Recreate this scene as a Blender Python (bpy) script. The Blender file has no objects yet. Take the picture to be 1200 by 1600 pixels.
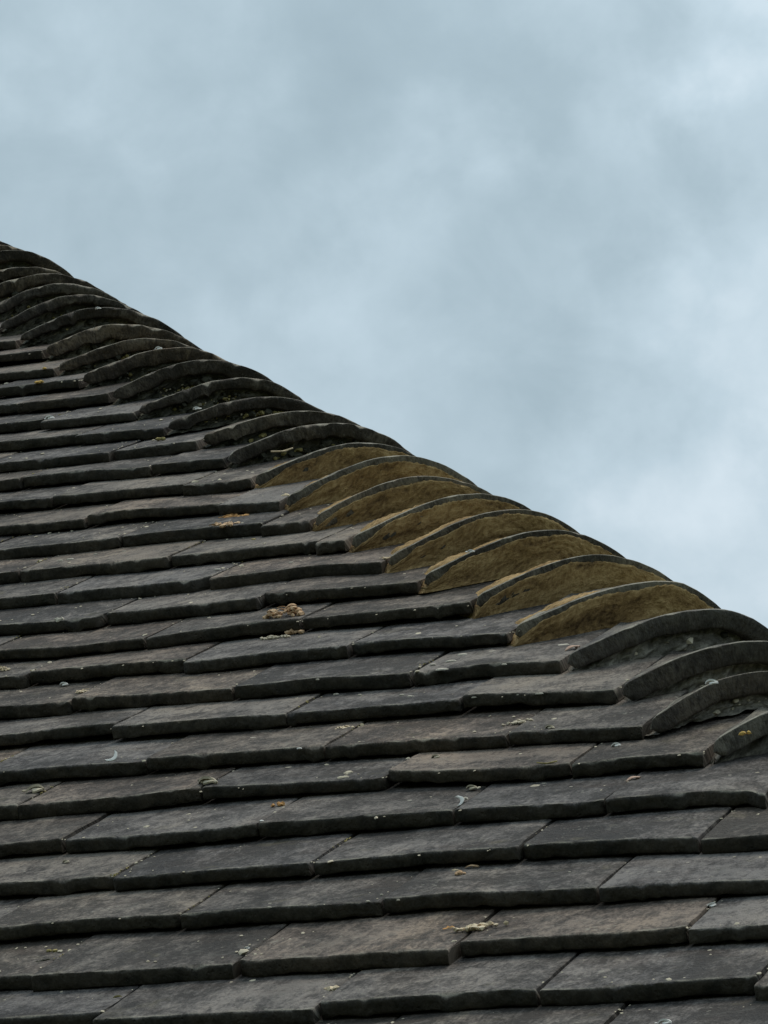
import bpy, bmesh, math, random
from mathutils import Vector, Matrix, noise

random.seed(7)
SC = bpy.context.scene
COL = SC.collection
C45 = math.sqrt(0.5)

# ------------------------------------------------------------------ camera
Z0 = 2.90                                   # height of the roof's reference point above the ground
cam_d = bpy.data.cameras.new('camera')
cam = bpy.data.objects.new('camera', cam_d); COL.objects.link(cam)
cam_d.sensor_fit = 'HORIZONTAL'; cam_d.sensor_width = 36.0
cam_d.lens = 36.0 * 6845.93 / 1200.0        # long phone lens, about 10 degrees across
cam_d.clip_start = 0.05; cam_d.clip_end = 3000.0
RX = Vector((0.94156659, 0.32664829, 0.08217819))
RY = Vector((-0.09119627, 0.48209125, -0.87136173))
RZ = Vector((-0.32424621, 0.81295075, 0.48371012))
CAM_P = Vector((0.95212, -2.71753, -1.21467 + Z0))
m = Matrix((RX, -RY, -RZ)).transposed().to_4x4(); m.translation = CAM_P
cam.matrix_world = m
SC.camera = cam
SC.render.resolution_x = 768; SC.render.resolution_y = 1024

# ------------------------------------------------------------------ sky and sun
CLOUDS = [((-0.3681, 0.7475, 0.553), 0.019, 0.12), ((-0.2911, 0.78, 0.5539), 0.0248, 0.08), ((-0.2945, 0.7856, 0.5441), 0.0175, 0.06), ((-0.3135, 0.7605, 0.5687), 0.0555, -0.17), ((-0.3243, 0.7838, 0.5295), 0.0336, 0.12), ((-0.345, 0.7916, 0.5043), 0.0467, 0.12), ((-0.2298, 0.7789, 0.5836), 0.0336, 0.28), ((-0.2602, 0.8241, 0.5032), 0.0497, 0.18), ((-0.2488, 0.8421, 0.4786), 0.0672, 0.36), ((-0.2641, 0.7918, 0.5508), 0.0438, -0.2), ((-0.3015, 0.8021, 0.5155), 0.0336, -0.08), ((-0.3545, 0.7669, 0.535), 0.0409, -0.08), ((-0.3899, 0.7301, 0.5611), 0.0219, 0.12), ((-0.2749, 0.7732, 0.5715), 0.0351, -0.12), ((-0.2371, 0.8116, 0.5339), 0.0263, 0.14), ((-0.3082, 0.8061, 0.5051), 0.0321, 0.1)]
SKY_K = 0.56
SUN_EL, SUN_AZ = 77.0, 35.0                 # high behind the cloud, a little beyond the hip
def N(nt, t, **kw):
    n = nt.nodes.new(t)
    for k, v in kw.items():
        if k == 'ins':
            for kk, vv in v.items(): n.inputs[kk].default_value = vv
        else: setattr(n, k, v)
    return n
def ramp(nt, stops, interp='LINEAR'):
    r = nt.nodes.new('ShaderNodeValToRGB'); cr = r.color_ramp; cr.interpolation = interp
    while len(cr.elements) > 1: cr.elements.remove(cr.elements[-1])
    for i, (p, c) in enumerate(stops):
        e = cr.elements[0] if i == 0 else cr.elements.new(p)
        e.position = p; e.color = (*c, 1) if len(c) == 3 else c
    return r
W_ = bpy.data.worlds.new('World'); SC.world = W_; W_.use_nodes = True
nt = W_.node_tree; nt.nodes.clear(); L = nt.links.new
out = N(nt, 'ShaderNodeOutputWorld')
sky = N(nt, 'ShaderNodeTexSky', sky_type='NISHITA', sun_disc=False)
sky.sun_elevation = math.radians(SUN_EL); sky.sun_rotation = math.radians(90 - SUN_AZ)
bg_sky = N(nt, 'ShaderNodeBackground', ins={'Strength': 0.10}); L(sky.outputs[0], bg_sky.inputs[0])
tc = N(nt, 'ShaderNodeTexCoord')
# overcast layer: broad soft cloud forms in direction space
mp = N(nt, 'ShaderNodeMapping'); mp.inputs['Scale'].default_value = (1, 1, 1.25)
mp.inputs['Location'].default_value = SKY_LOC = (3.1, 1.7, 0.4)
L(tc.outputs['Generated'], mp.inputs[0])
n1 = N(nt, 'ShaderNodeTexNoise', ins={'Scale': 11.0, 'Detail': 4.5, 'Roughness': 0.5, 'Distortion': 0.35}); L(mp.outputs[0], n1.inputs['Vector'])
n2 = N(nt, 'ShaderNodeTexNoise', ins={'Scale': 30.0, 'Detail': 6.0, 'Roughness': 0.56, 'Distortion': 0.3}); L(mp.outputs[0], n2.inputs['Vector'])
wrp = N(nt, 'ShaderNodeVectorMath', operation='MULTIPLY_ADD')
nw = N(nt, 'ShaderNodeTexNoise', ins={'Scale': 26.0, 'Detail': 5.0, 'Roughness': 0.55}); L(tc.outputs['Generated'], nw.inputs['Vector'])
L(nw.outputs['Color'], wrp.inputs[0]); wrp.inputs[1].default_value = (0.075, 0.075, 0.075)
off_ = N(nt, 'ShaderNodeVectorMath', operation='SUBTRACT'); L(tc.outputs['Generated'], off_.inputs[0]); off_.inputs[1].default_value = (0.0375, 0.0375, 0.0375)
L(off_.outputs[0], wrp.inputs[2])
def blob(d, rad, amp):                      # one broad cloud form or gap: direction in the sky, angular radius, brightness
    vm = N(nt, 'ShaderNodeVectorMath', operation='DISTANCE'); vm.inputs[1].default_value = d
    L(wrp.outputs[0], vm.inputs[0])
    mr = N(nt, 'ShaderNodeMapRange', interpolation_type='SMOOTHERSTEP',
           ins={'From Min': 0.0, 'From Max': rad, 'To Min': amp, 'To Max': 0.0})
    L(vm.outputs['Value'], mr.inputs['Value']); return mr.outputs[0]
def add(a, b, op='ADD'):
    n = N(nt, 'ShaderNodeMath', operation=op)
    for i, q in enumerate((a, b)):
        if isinstance(q, (int, float)): n.inputs[i].default_value = q
        else: L(q, n.inputs[i])
    return n.outputs[0]
f = add(add(n1.outputs[0], 0.5, 'SUBTRACT'), 0.50, 'MULTIPLY')
f = add(f, add(add(n2.outputs[0], 0.5, 'SUBTRACT'), 0.50, 'MULTIPLY'))
for bl in CLOUDS: f = add(f, blob(*bl))
f = add(f, 0.40)
cr = ramp(nt, [(0.0, (0.280, 0.368, 0.420)), (0.3, (0.360, 0.462, 0.520)), (0.6, (0.482, 0.595, 0.664)), (1.0, (0.71, 0.805, 0.87))])
L(f, cr.inputs[0])
# overcast luminance: a third of the zenith's brightness at the horizon (1 + 2 sin elevation)
sxyz = N(nt, 'ShaderNodeSeparateXYZ'); L(tc.outputs['Generated'], sxyz.inputs[0])
lum = add(add(add(sxyz.outputs[2], 0.0, 'MAXIMUM'), 2.0, 'MULTIPLY'), 1.0)
bg_c = N(nt, 'ShaderNodeBackground'); L(cr.outputs[0], bg_c.inputs[0]); L(add(lum, SKY_K, 'MULTIPLY'), bg_c.inputs['Strength'])
mx = N(nt, 'ShaderNodeMixShader', ins={0: 0.94})
L(bg_sky.outputs[0], mx.inputs[1]); L(bg_c.outputs[0], mx.inputs[2]); L(mx.outputs[0], out.inputs[0])

sun_d = bpy.data.lights.new('sun', 'SUN'); sun_d.energy = 1.5; sun_d.angle = math.radians(25); sun_d.color = (1.0, 0.90, 0.76)
sun = bpy.data.objects.new('sun', sun_d); COL.objects.link(sun)
se, sa = math.radians(SUN_EL), math.radians(SUN_AZ)
sdir = Vector((math.cos(se) * math.cos(sa), math.cos(se) * math.sin(sa), math.sin(se)))
sun.rotation_euler = sdir.to_track_quat('Z', 'Y').to_euler(); sun.location = (0, 0, 30)

SC.render.engine = 'CYCLES'
SC.cycles.use_denoising = True
SC.view_settings.view_transform = 'Standard'; SC.view_settings.look = 'None'
SC.view_settings.exposure = 0.0; SC.view_settings.gamma = 1.0
SC.view_settings.use_curve_mapping = False

# measured on the roof, in metres: joints and tail edges of each course, corners and arches of the bonnets
ROWS = {
 0: {'e': [(-0.2397, -0.0146), (-0.1504, -0.0152), (-0.0955, -0.0038), (-0.0, -0.0009), (0.0173, -0.0035), (0.0204, -0.0028), (0.049, -0.007), (0.1137, -0.0035), (0.1911, -0.0199)], 'j': [(-1, -0.1459), (0, 0.0195)]},
 1: {'e': [(-0.4345, -0.0102), (-0.3524, -0.0176), (-0.2754, -0.0153), (-0.1994, -0.013), (-0.124, -0.012), (-0.0733, -0.015), (-0.0718, 0.0053), (0.0204, 0.0018), (0.0794, -0.0016), (0.1053, 0.0005), (0.1654, -0.0019)], 'j': [(-0.5, -0.0722), (0.5, 0.1039)]},
 2: {'e': [(-0.4788, -0.002), (-0.447, 0.001), (-0.3991, 0.004), (-0.3332, 0.0012), (-0.3166, -0.0003), (-0.239, 0.0056), (-0.1807, 0.0037), (-0.1601, 0.0042), (-0.1098, 0.0091), (-0.0055, 0.0001), (0.0036, -0.0002), (0.0159, -0.0051), (0.07, -0.0026), (0.145, -0.0081)], 'j': [(-2, -0.3277), (-1, -0.1621), (0, 0.0114)]},
 3: {'e': [(-0.5223, 0.0045), (-0.4651, 0.003), (-0.4259, 0.0075), (-0.4193, 0.0005), (-0.3532, 0.0015), (-0.2546, 0.0006), (-0.1917, 0.0062), (-0.0853, 0.0048), (-0.0763, 0.0103), (-0.0339, 0.0078), (0.0615, -0.0036), (0.0714, -0.0069), (0.123, -0.007)], 'j': [(-2.5, -0.424), (-1.5, -0.2519), (-0.5, -0.0799), (0.5, 0.0681)]},
 4: {'e': [(-0.562, 0.0014), (-0.5049, 0.0043), (-0.447, 0.0038), (-0.3891, 0.0016), (-0.3366, 0.005), (-0.3317, 0.0071), (-0.2235, 0.0084), (-0.166, 0.0089), (-0.0587, 0.002), (-0.0322, 0.0026), (0.0459, 0.0075), (0.0808, 0.0031), (0.1023, -0.012)], 'j': [(-3, -0.506), (-2, -0.3342), (-1, -0.1649), (0, -0.0354)]},
 5: {'e': [(-0.6047, 0.0059), (-0.545, 0.0066), (-0.4852, 0.0055), (-0.4298, 0.015), (-0.4216, 0.0165), (-0.3423, 0.0142), (-0.2611, 0.0113), (-0.2541, 0.0163), (-0.1982, 0.0089), (-0.1415, 0.0062), (-0.0962, 0.0026), (-0.0854, 0.0034), (-0.0317, 0.0075), (0.0224, 0.0082)], 'j': [(-3.5, -0.5886), (-2.5, -0.4227), (-1.5, -0.2555), (-0.5, -0.0908)]},
 6: {'e': [(-0.644, 0.0019), (-0.584, 0.0059), (-0.5223, 0.0042), (-0.4619, 0.0044), (-0.3419, 0.0011), (-0.284, 0.0032), (-0.1753, -0.0033), (-0.1672, -0.0018), (-0.1096, -0.0052), (-0.0458, -0.0134)], 'j': [(-3, -0.5071), (-2, -0.3384), (-1, -0.1721)]},
 7: {'e': [(-0.6904, 0.0152), (-0.629, 0.0208), (-0.5607, 0.0066), (-0.4999, 0.0102), (-0.4196, 0.009), (-0.3175, 0.0111), (-0.2486, 0.0103), (-0.2445, 0.0165), (-0.1379, 0.0025), (-0.0964, -0.0061)], 'j': [(-1.5, -0.247)]},
 8: {'e': [(-0.7277, 0.0063), (-0.6571, 0.0004), (-0.6532, 0.007), (-0.5976, 0.0045), (-0.5321, -0.0004), (-0.4695, 0.0008), (-0.4095, 0.0081), (-0.3449, -0.0009), (-0.3214, -0.0013), (-0.3153, 0.0028), (-0.2565, 0.01), (-0.175, -0.0019)], 'j': [(-4, -0.6555), (-2, -0.3204)]},
 9: {'e': [(-0.7471, 0.0028), (-0.7384, 0.0144), (-0.638, 0.0122), (-0.5673, -0.0023), (-0.4869, 0.0079), (-0.3808, 0.015), (-0.253, 0.0057)], 'j': [(-4.5, -0.7419), (-2.5, -0.4149)]},
 10: {'e': [(-0.8033, -0.0091), (-0.7326, -0.0156), (-0.6464, -0.0122), (-0.6044, 0.001), (-0.529, 0.0131), (-0.4778, 0.0174), (-0.4112, 0.013), (-0.3221, 0.0164)], 'j': [(-4, -0.649), (-3, -0.497)]},
 11: {'e': [(-0.8395, -0.0207), (-0.7338, -0.0245), (-0.7286, -0.011), (-0.6375, -0.0069), (-0.5713, -0.0023), (-0.5686, 0.0098), (-0.4411, 0.009), (-0.4047, 0.009)], 'j': [(-4.5, -0.73), (-3.5, -0.5694)]},
 12: {'e': [(-0.8825, -0.0158), (-0.8117, -0.014), (-0.7407, -0.0147), (-0.6713, -0.0129), (-0.6545, -0.0112), (-0.6552, 0.0047), (-0.5385, 0.003), (-0.467, -0.0076)], 'j': [(-4, -0.6551)]},
 13: {'e': [(-0.9244, -0.0132), (-0.8147, -0.0139), (-0.7338, -0.0224), (-0.732, -0.0136), (-0.7076, -0.0119), (-0.6388, -0.0053), (-0.5362, -0.019)], 'j': [(-4.5, -0.7325)]},
 14: {'e': [(-0.9651, -0.0139), (-0.8905, -0.0131), (-0.8188, -0.0067), (-0.7456, -0.0058), (-0.6714, -0.0105), (-0.6065, -0.0219)], 'j': [(-5, -0.8281)]},
 15: {'e': [(-1.0076, -0.0099), (-0.9061, -0.0152), (-0.9019, -0.0065), (-0.8608, 0.0053), (-0.7815, -0.006), (-0.6712, -0.0253)], 'j': [(-5.5, -0.9049)]},
 16: {'e': [(-1.0559, 0.0083), (-0.9905, 0.002), (-0.8948, -0.0043), (-0.8137, -0.0164), (-0.7411, -0.018)], 'j': [(-6, -0.9905)]},
 17: {'e': [(-1.0951, 0.004), (-1.0035, 0.0158), (-0.9383, 0.001), (-0.8561, 0.0018), (-0.8126, -0.0002)], 'j': []},
 18: {'e': [(-1.1333, -0.0028), (-1.0484, -0.0107), (-0.972, 0.0012), (-0.8937, 0.0064), (-0.8834, 0.0112)], 'j': []},
 19: {'e': [(-1.1771, 0.0045), (-1.0672, -0.0099), (-1.0068, -0.0062), (-0.9561, -0.0107)], 'j': []},
 20: {'e': [(-1.2201, 0.0095), (-1.1254, -0.0145), (-1.043, -0.0099), (-1.0323, -0.0049)], 'j': []},
 21: {'e': [(-1.2618, 0.0115), (-1.172, 0.0046), (-1.1095, -0.0014)], 'j': []},
 22: {'e': [(-1.3021, 0.01), (-1.2149, 0.0139), (-1.1917, 0.011)], 'j': []},
 23: {'e': [(-1.3407, 0.0042), (-1.2547, -0.0079)], 'j': []},
 24: {'e': [(-1.3875, 0.0187), (-1.3308, 0.0155)], 'j': []},
 25: {'e': [(-1.4275, 0.0164), (-1.399, 0.0112)], 'j': []},
}
BON_A = {5: (0.0277, 0.5192), 6: (-0.0434, 0.593), 7: (-0.0951, 0.7017), 8: (-0.1718, 0.8065), 9: (-0.2516, 0.9157), 10: (-0.3207, 1.0276), 11: (-0.401, 1.1206), 12: (-0.4633, 1.2051), 13: (-0.5307, 1.2943), 14: (-0.6025, 1.393), 15: (-0.6671, 1.4906), 16: (-0.7394, 1.5999), 17: (-0.8126, 1.7195), 18: (-0.8834, 1.832), 19: (-0.9542, 1.9106), 20: (-1.0313, 2.0179), 21: (-1.1054, 2.1213), 22: (-1.1886, 2.2351), 23: (-1.2547, 2.3187), 24: (-1.3197, 2.4386), 25: (-1.3968, 2.5391)}
BON = {
 6: (-0.0434, 0.593, 0.0756, 0.0411, 2.4554),
 7: (-0.0951, 0.7017, 0.0792, 0.0195, 2.1128),
 8: (-0.1718, 0.8065, 0.0858, 0.0207, 1.7209),
 9: (-0.2516, 0.9157, 0.0882, 0.0178, 1.6149),
 10: (-0.3207, 1.0276, 0.0808, 0.0324, 1.9515),
 11: (-0.401, 1.1206, 0.0888, 0.0182, 1.9221),
 12: (-0.4633, 1.2051, 0.091, 0.0236, 1.8731),
 13: (-0.5307, 1.2943, 0.0903, 0.0244, 1.8253),
 14: (-0.6025, 1.393, 0.0855, 0.0275, 2.1092),
 15: (-0.6671, 1.4906, 0.0895, 0.0231, 1.981),
 16: (-0.7394, 1.5999, 0.0817, 0.0251, 1.8422),
 17: (-0.8126, 1.7195, 0.0803, 0.0228, 1.9721),
 18: (-0.8834, 1.832, 0.074, 0.011, 1.8567),
 19: (-0.9542, 1.9106, 0.0756, 0.0249, 1.9911),
 20: (-1.0313, 2.0179, 0.0812, 0.0282, 1.778),
 21: (-1.1054, 2.1213, 0.0828, 0.0201, 2.0494),
 22: (-1.1886, 2.2351, 0.0812, 0.0245, 1.8723),
 23: (-1.2547, 2.3187, 0.0789, 0.0197, 2.0273),
 24: (-1.3197, 2.4386, 0.0725, 0.0321, 2.2739),
 25: (-1.3968, 2.5391, 0.0822, 0.0216, 2.1817),
 26: (-1.4624, 2.6301, 0.083, 0.0461, 2.1664),
 27: (-1.5336, 2.7312, 0.0841, 0.043, 2.1281),
 28: (-1.6049, 2.8324, 0.0867, 0.0176, 2.0533),
}
DEBRIS = [
 ('moss_clump', 'moss clump', 'largest tan clump of dried moss, lying on a tile edge below the brown mortared bonnets', (-0.5208, 1.0498, -0.0034), 'heap', 0.0359, 'tan', 0),
 ('moss_scrap', 'moss scrap', 'small tan scrap of moss just below the largest dried moss clump', (-0.5026, 1.0204, -0.0144), 'crumb', 0.0135, 'tan', 0),
 ('moss_crumbs', 'moss crumbs', 'flat pale crumbs lying below the largest dried moss clump', (-0.5186, 1.007, -0.0128), 'crumbs', 0.0209, 'pale', 0.0),
 ('moss_clump', 'moss clump', 'yellow-tan moss clump lying high on the slope left of the brown bonnets', (-0.7199, 1.4832, -0.0103), 'crumbs', 0.0302, 'orange', 0),
 ('moss_crumbs', 'moss crumbs', 'flat tan crumbs along the tile edge under the yellow-tan moss clump', (-0.7082, 1.4172, -0.0013), 'crumbs', 0.0298, 'tan', 0),
 ('feather', 'feather', 'small bright white curved feather on the edge of a tile, lower left', (-0.534, 0.6098, 0.0002), 'feather', 0.0118, 'white', 0.9),
 ('feather', 'feather', 'small white feather hanging on a tile edge below a pale curled leaf', (-0.1629, 0.4363, -0.0032), 'feather', 0.0099, 'white', 1.9),
 ('moss_pad', 'moss pad', 'dark round pad of moss in a tile joint, arched over by a pale leaf', (-0.4253, 0.543, -0.003), 'nest', 0.0143, 'dark', 0),
 ('curled_leaf', 'leaf', 'pale leaf arched over the dark round moss pad', (-0.4214, 0.5358, -0.0019), 'curl', 0.0175, 'pale', 0.0),
 ('curled_leaf', 'leaf', 'pale ring-shaped curled leaf at the head of a joint above the hanging feather', (-0.1739, 0.4953, -0.0113), 'curl', 0.0106, 'pale', 0.0),
 ('pebble', 'pebble', 'whitish pebble in the joint just below the ring-shaped curled leaf', (-0.1679, 0.4494, -0.005), 'crumb', 0.0068, 'lichen', 0),
 ('moss_scrap', 'moss scrap', 'pinkish tan scrap of moss, largest of three lying together on a tile', (-0.1201, 0.2788, -0.0095), 'crumb', 0.0095, 'tan', 0),
 ('dry_leaf', 'leaf', 'tan dry leaf beside the largest of three moss scraps on a tile', (-0.1186, 0.3008, -0.0125), 'leaf', 0.01, 'tan', 0.1),
 ('moss_scrap', 'moss scrap', 'smallest pale scrap of three lying together on a tile', (-0.1308, 0.2961, -0.012), 'crumb', 0.0045, 'cream', 0),
 ('moss_crumbs', 'moss crumbs', 'cluster of cream and tan moss crumbs filling a wide tile joint near the bottom', (-0.0716, 0.1428, -0.005), 'crumbs', 0.0278, 'cream', 0.5),
 ('moss_scrap', 'moss scrap', 'orange-tan scrap left of the cream crumbs in the wide joint', (-0.093, 0.1548, -0.0093), 'crumb', 0.0077, 'orange', 0),
 ('moss_scrap', 'moss scrap', 'tan scrap alone on a tile left of the cream joint crumbs', (-0.158, 0.1959, -0.0148), 'crumb', 0.0064, 'tan', 0),
 ('moss_scrap', 'moss scrap', 'pale yellow scrap lodged in the lowest joint of the picture', (-0.1504, 0.0368, -0.0072), 'crumb', 0.0103, 'cream', 0),
 ('curled_leaf', 'leaf', 'olive curled leaf on the lowest left tile, above a white ring', (-0.3242, 0.0507, -0.009), 'curl', 0.0096, 'olive', 0.4),
 ('curled_leaf', 'leaf', 'small white ring of curled leaf on the lowest left tile', (-0.3218, 0.0179, -0.0045), 'curl', 0.0052, 'white', 0.0),
 ('moss_twig', 'twig', 'dark mossy twig with olive tips on the tile at lower left', (-0.419, 0.1345, -0.0062), 'crumbs', 0.0119, 'dark', 0.8),
 ('moss_scrap', 'moss scrap', 'olive moss at the tip of the dark mossy twig', (-0.4261, 0.1668, -0.0106), 'crumb', 0.0085, 'olive', 0),
 ('moss_scrap', 'moss scrap', 'orange scrap wedged in the open joint right of the dark moss pad', (-0.341, 0.4876, -0.0108), 'crumb', 0.0086, 'orange', 0),
 ('moss_scrap', 'moss scrap', 'white scrap at the foot of the open joint holding the orange scrap', (-0.3331, 0.4201, -0.0012), 'crumb', 0.0047, 'white', 0),
 ('moss_crumbs', 'moss crumbs', 'tan and cream crumbs in an open joint near the left edge', (-0.6602, 0.8597, -0.0069), 'crumbs', 0.0169, 'cream', 0.5),
 ('curled_leaf', 'leaf', 'white curled leaf on a tile left of the cream joint crumbs', (-0.7013, 0.9083, -0.0131), 'curl', 0.0092, 'white', 0.0),
 ('moss_clump', 'moss clump', 'cream moss clump cut by the left edge of the picture', (-0.7807, 0.949, -0.005), 'heap', 0.0137, 'cream', 0),
 ('curled_leaf', 'leaf', 'long pale grey leaf lying along a joint at the far left', (-0.5956, 0.568, -0.0078), 'curl', 0.018, 'pale', 0.6),
 ('moss_crumbs', 'moss crumbs', 'pale cream crumbs strung along a joint at the middle of the slope', (-0.3503, 0.6926, -0.0117), 'crumbs', 0.0192, 'cream', 0.6),
 ('moss_crumbs', 'moss crumbs', 'pale crumbs in the joint left of the lowest bonnets', (-0.177, 0.6532, -0.0068), 'crumbs', 0.0176, 'pale', 0.5),
 ('curled_leaf', 'leaf', 'small pale arched leaf on a tile right of the pale joint crumbs', (-0.1363, 0.6142, -0.0015), 'curl', 0.0087, 'pale', 0),
 ('curled_leaf', 'leaf', 'pinkish white leaf in the joint below the lowest bonnet', (-0.0314, 0.483, -0.0105), 'leaf', 0.0125, 'pink', 0.8),
 ('curled_leaf', 'leaf', 'white curled leaf on the brown tile beside the lowest bonnet', (-0.0682, 0.5724, -0.0086), 'curl', 0.0091, 'white', 0.2),
 ('curled_leaf', 'leaf', 'white curl cut by the bottom edge of the picture', (0.1289, -0.0719, -0.004), 'curl', 0.0106, 'white', 0.0),
 ('curled_leaf', 'leaf', 'white curl in the joint at the lower right edge', (0.1053, 0.1726, -0.0098), 'curl', 0.0081, 'white', 0.5),
 ('curled_leaf', 'leaf', 'white curl lying high on the slope near the left edge', (-1.1524, 2.029, -0.0019), 'curl', 0.0133, 'white', 0),
 ('lichen_tuft', 'lichen', 'yellow lichen tuft on a tile just under the dark bonnets', (-1.2724, 2.3172, 0.0006), 'crumb', 0.0083, 'yellow', 0),
 ('lichen_tuft', 'lichen', 'yellow lichen tuft hanging on the tile edge under another tuft', (-1.2478, 2.2374, 0.0001), 'crumb', 0.0106, 'yellow', 0),
 ('moss_scrap', 'moss scrap', 'olive lichen scrap on the tile beneath the dark mortared bonnets', (-0.9554, 1.8783, -0.0076), 'crumb', 0.009, 'olive', 0),
 ('moss_scrap', 'moss scrap', 'pale lump on a tile edge at the left of the slope', (-0.776, 1.0931, -0.0005), 'crumb', 0.0102, 'lichen', 0),
 ('dry_leaf', 'leaf', 'pink leaf scrap at the corner of the lowest fully visible grey bonnet', (-0.1818, 0.8625, -0.0075), 'leaf', 0.015, 'pink', 0.9),
 ('moss_scrap', 'moss scrap', 'cream scrap at the corner of the second brown bonnet from the top', (-0.6777, 1.5246, -0.0043), 'crumb', 0.0117, 'cream', 0),
 ('moss_scrap', 'moss scrap', 'tan scrap at the corner of a brown bonnet halfway down', (-0.4663, 1.2267, -0.0028), 'crumbs', 0.0154, 'cream', 0.8),
 ('straw', 'straw', 'bent straw in the dark mortar just above the brown bonnets', (-0.7475, 1.7253, -0.0008), 'straw', 0.0216, 'cream', 0.6),
 ('straw', 'straw', 'yellowish straw caught under a tile edge above the pinkish white leaf', (-0.1119, 0.5132, -0.0005), 'straw', 0.0148, 'olive', 0),
 ('curled_leaf', 'leaf', 'pale arched scale on a tile right below the pale cream crumbs along a joint', (-0.2289, 0.5777, -0.0082), 'curl', 0.0087, 'pale', 0),
 ('curled_leaf', 'leaf', 'small grey curl on a brownish tile at the left edge', (-0.4921, 0.3754, -0.0094), 'curl', 0.0069, 'pale', 0),
 ('moss_scrap', 'moss scrap', 'olive scrap on the tile edge just below the row of the yellow-tan moss clump', (-0.6671, 1.3771, -0.0097), 'crumb', 0.0067, 'olive', 0),
 ('curled_leaf', 'leaf', 'short white curl on the wide dark tile near the bottom left', (-0.2494, 0.1354, -0.0068), 'curl', 0.0058, 'white', 0.4),
 ('moss_scrap', 'moss scrap', 'tiny white lump on a tile edge right of the dark moss pad', (-0.3584, 0.6052, 0.0005), 'crumb', 0.0044, 'white', 0),
 ('curled_leaf', 'leaf', 'white ring-shaped curl on the edge of the third lowest bonnet', (0.0367, 0.5187, 0.055), 'curl', 0.012, 'white', 0.0),
 ('lichen_tuft', 'lichen', 'yellow lichen tuft on the end of the lowest bonnet at the right edge', (0.0739, 0.456, 0.03), 'crumb', 0.0087, 'yellow', 0.0),
 ('white_scrap', 'scrap', 'white scrap on the crown of the upper dark bonnet nearest the picture edge', (-1.2065, 2.3728, 0.06), 'curl', 0.0083, 'white', 0.0),
 ('white_scrap', 'scrap', 'white scrap on a dark bonnet just above the deepest shadow gap', (-1.0131, 2.0742, 0.06), 'curl', 0.0101, 'white', 0.0),
 ('white_scrap', 'scrap', 'greenish white scrap at the left foot of a dark bonnet', (-0.909, 1.8975, 0.02), 'curl', 0.0098, 'white', 0.0),
 ('white_scrap', 'scrap', 'white scrap on a brown mortared bonnet edge', (-0.3203, 1.0406, 0.045), 'curl', 0.0079, 'white', 0.0),
]
LICHENS = [(-0.2674, 0.8926, 0.0028), (-0.6642, 1.2568, 0.0024), (-0.5833, 1.2554, 0.0019), (-0.2907, 0.8118, 0.0038), (-0.2005, 0.8962, 0.0039), (-0.0101, 0.4237, 0.0018), (-0.6179, 0.782, 0.0021), (-0.1125, 0.4994, 0.0016), (-0.0823, 0.4745, 0.0013), (-0.1613, 0.3147, 0.0009), (-0.2584, 0.2206, 0.0012), (-0.1895, 0.7279, 0.003), (-0.5099, 0.7442, 0.0014), (-0.2545, 0.2079, 0.0012), (-0.3751, 0.8253, 0.0017), (-0.3577, 0.8193, 0.0021), (-0.3923, 0.8051, 0.0017), (-0.3641, 0.7894, 0.0014), (-0.4106, 0.8132, 0.001), (-0.7502, 1.1982, 0.0016), (-0.8449, 1.3753, 0.0016), (-0.8114, 1.3742, 0.0016), (0.0516, 0.4739, 0.0012), (-0.011, 0.4878, 0.0013), (-0.2312, 0.81, 0.0017), (-0.6186, 0.8748, 0.0018), (-0.2191, 0.4671, 0.0016), (-0.1458, 0.2586, 0.0012), (-0.0283, 0.2645, 0.0009), (0.0647, 0.2689, 0.0012), (0.0493, 0.2408, 0.0012), (-0.4535, 0.669, 0.0024), (-0.4307, 0.6812, 0.002), (-0.1691, 0.2272, 0.0009), (-0.1729, 0.206, 0.0012), (-0.2352, 0.7229, 0.0017), (-0.296, 0.8575, 0.0031), (-0.2961, 0.8911, 0.0035), (-0.31, 0.8453, 0.0021), (-0.187, 0.7394, 0.0034), (-0.1917, 0.7193, 0.0024), (-0.1809, 0.7748, 0.0024), (-0.172, 0.7155, 0.003), (-0.3061, 0.7578, 0.0021), (-0.3169, 0.7686, 0.0017), (-0.8193, 1.3125, 0.0024), (-0.8644, 1.351, 0.0028), (-0.874, 1.3476, 0.002), (-0.4749, 0.6771, 0.0017), (-0.0277, 0.4893, 0.0019), (-0.0325, 0.4374, 0.0012), (-0.1491, 0.1956, 0.0009), (-0.1476, 0.2036, 0.0009)]

# ------------------------------------------------------------------ helpers
def link(name, me, parent=None, mat=None):
    o = bpy.data.objects.new(name, me); COL.objects.link(o)
    if parent is not None: o.parent = parent
    if mat is not None and me is not None and not me.materials: me.materials.append(mat)
    return o
def tag(o, label=None, cat=None, group=None, kind=None):
    for k, v in (('label', label), ('category', cat), ('group', group), ('kind', kind)):
        if v: o[k] = v
    return o
def mesh(name, verts, faces, uvs=None, smooth=True, sharp=0.7):
    me = bpy.data.meshes.new(name); me.from_pydata(verts, [], faces)
    if uvs is not None:
        ul = me.uv_layers.new(name='uv')
        idx = [0] * len(me.loops); me.loops.foreach_get('vertex_index', idx)
        flat = []
        for i in idx: flat += uvs[i]
        ul.data.foreach_set('uv', flat)
    if smooth:
        me.polygons.foreach_set('use_smooth', [True] * len(me.polygons))
        me.set_sharp_from_angle(angle=sharp)
    bm_ = bmesh.new(); bm_.from_mesh(me); bmesh.ops.recalc_face_normals(bm_, faces=bm_.faces); bm_.to_mesh(me); bm_.free()
    me.update(); return me
def nz(x, y=0.0, z=0.0): return noise.noise((x, y, z))
def fb(x, y, z, o=3): return noise.fractal((x, y, z), 0.9, 2.1, o)

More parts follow.
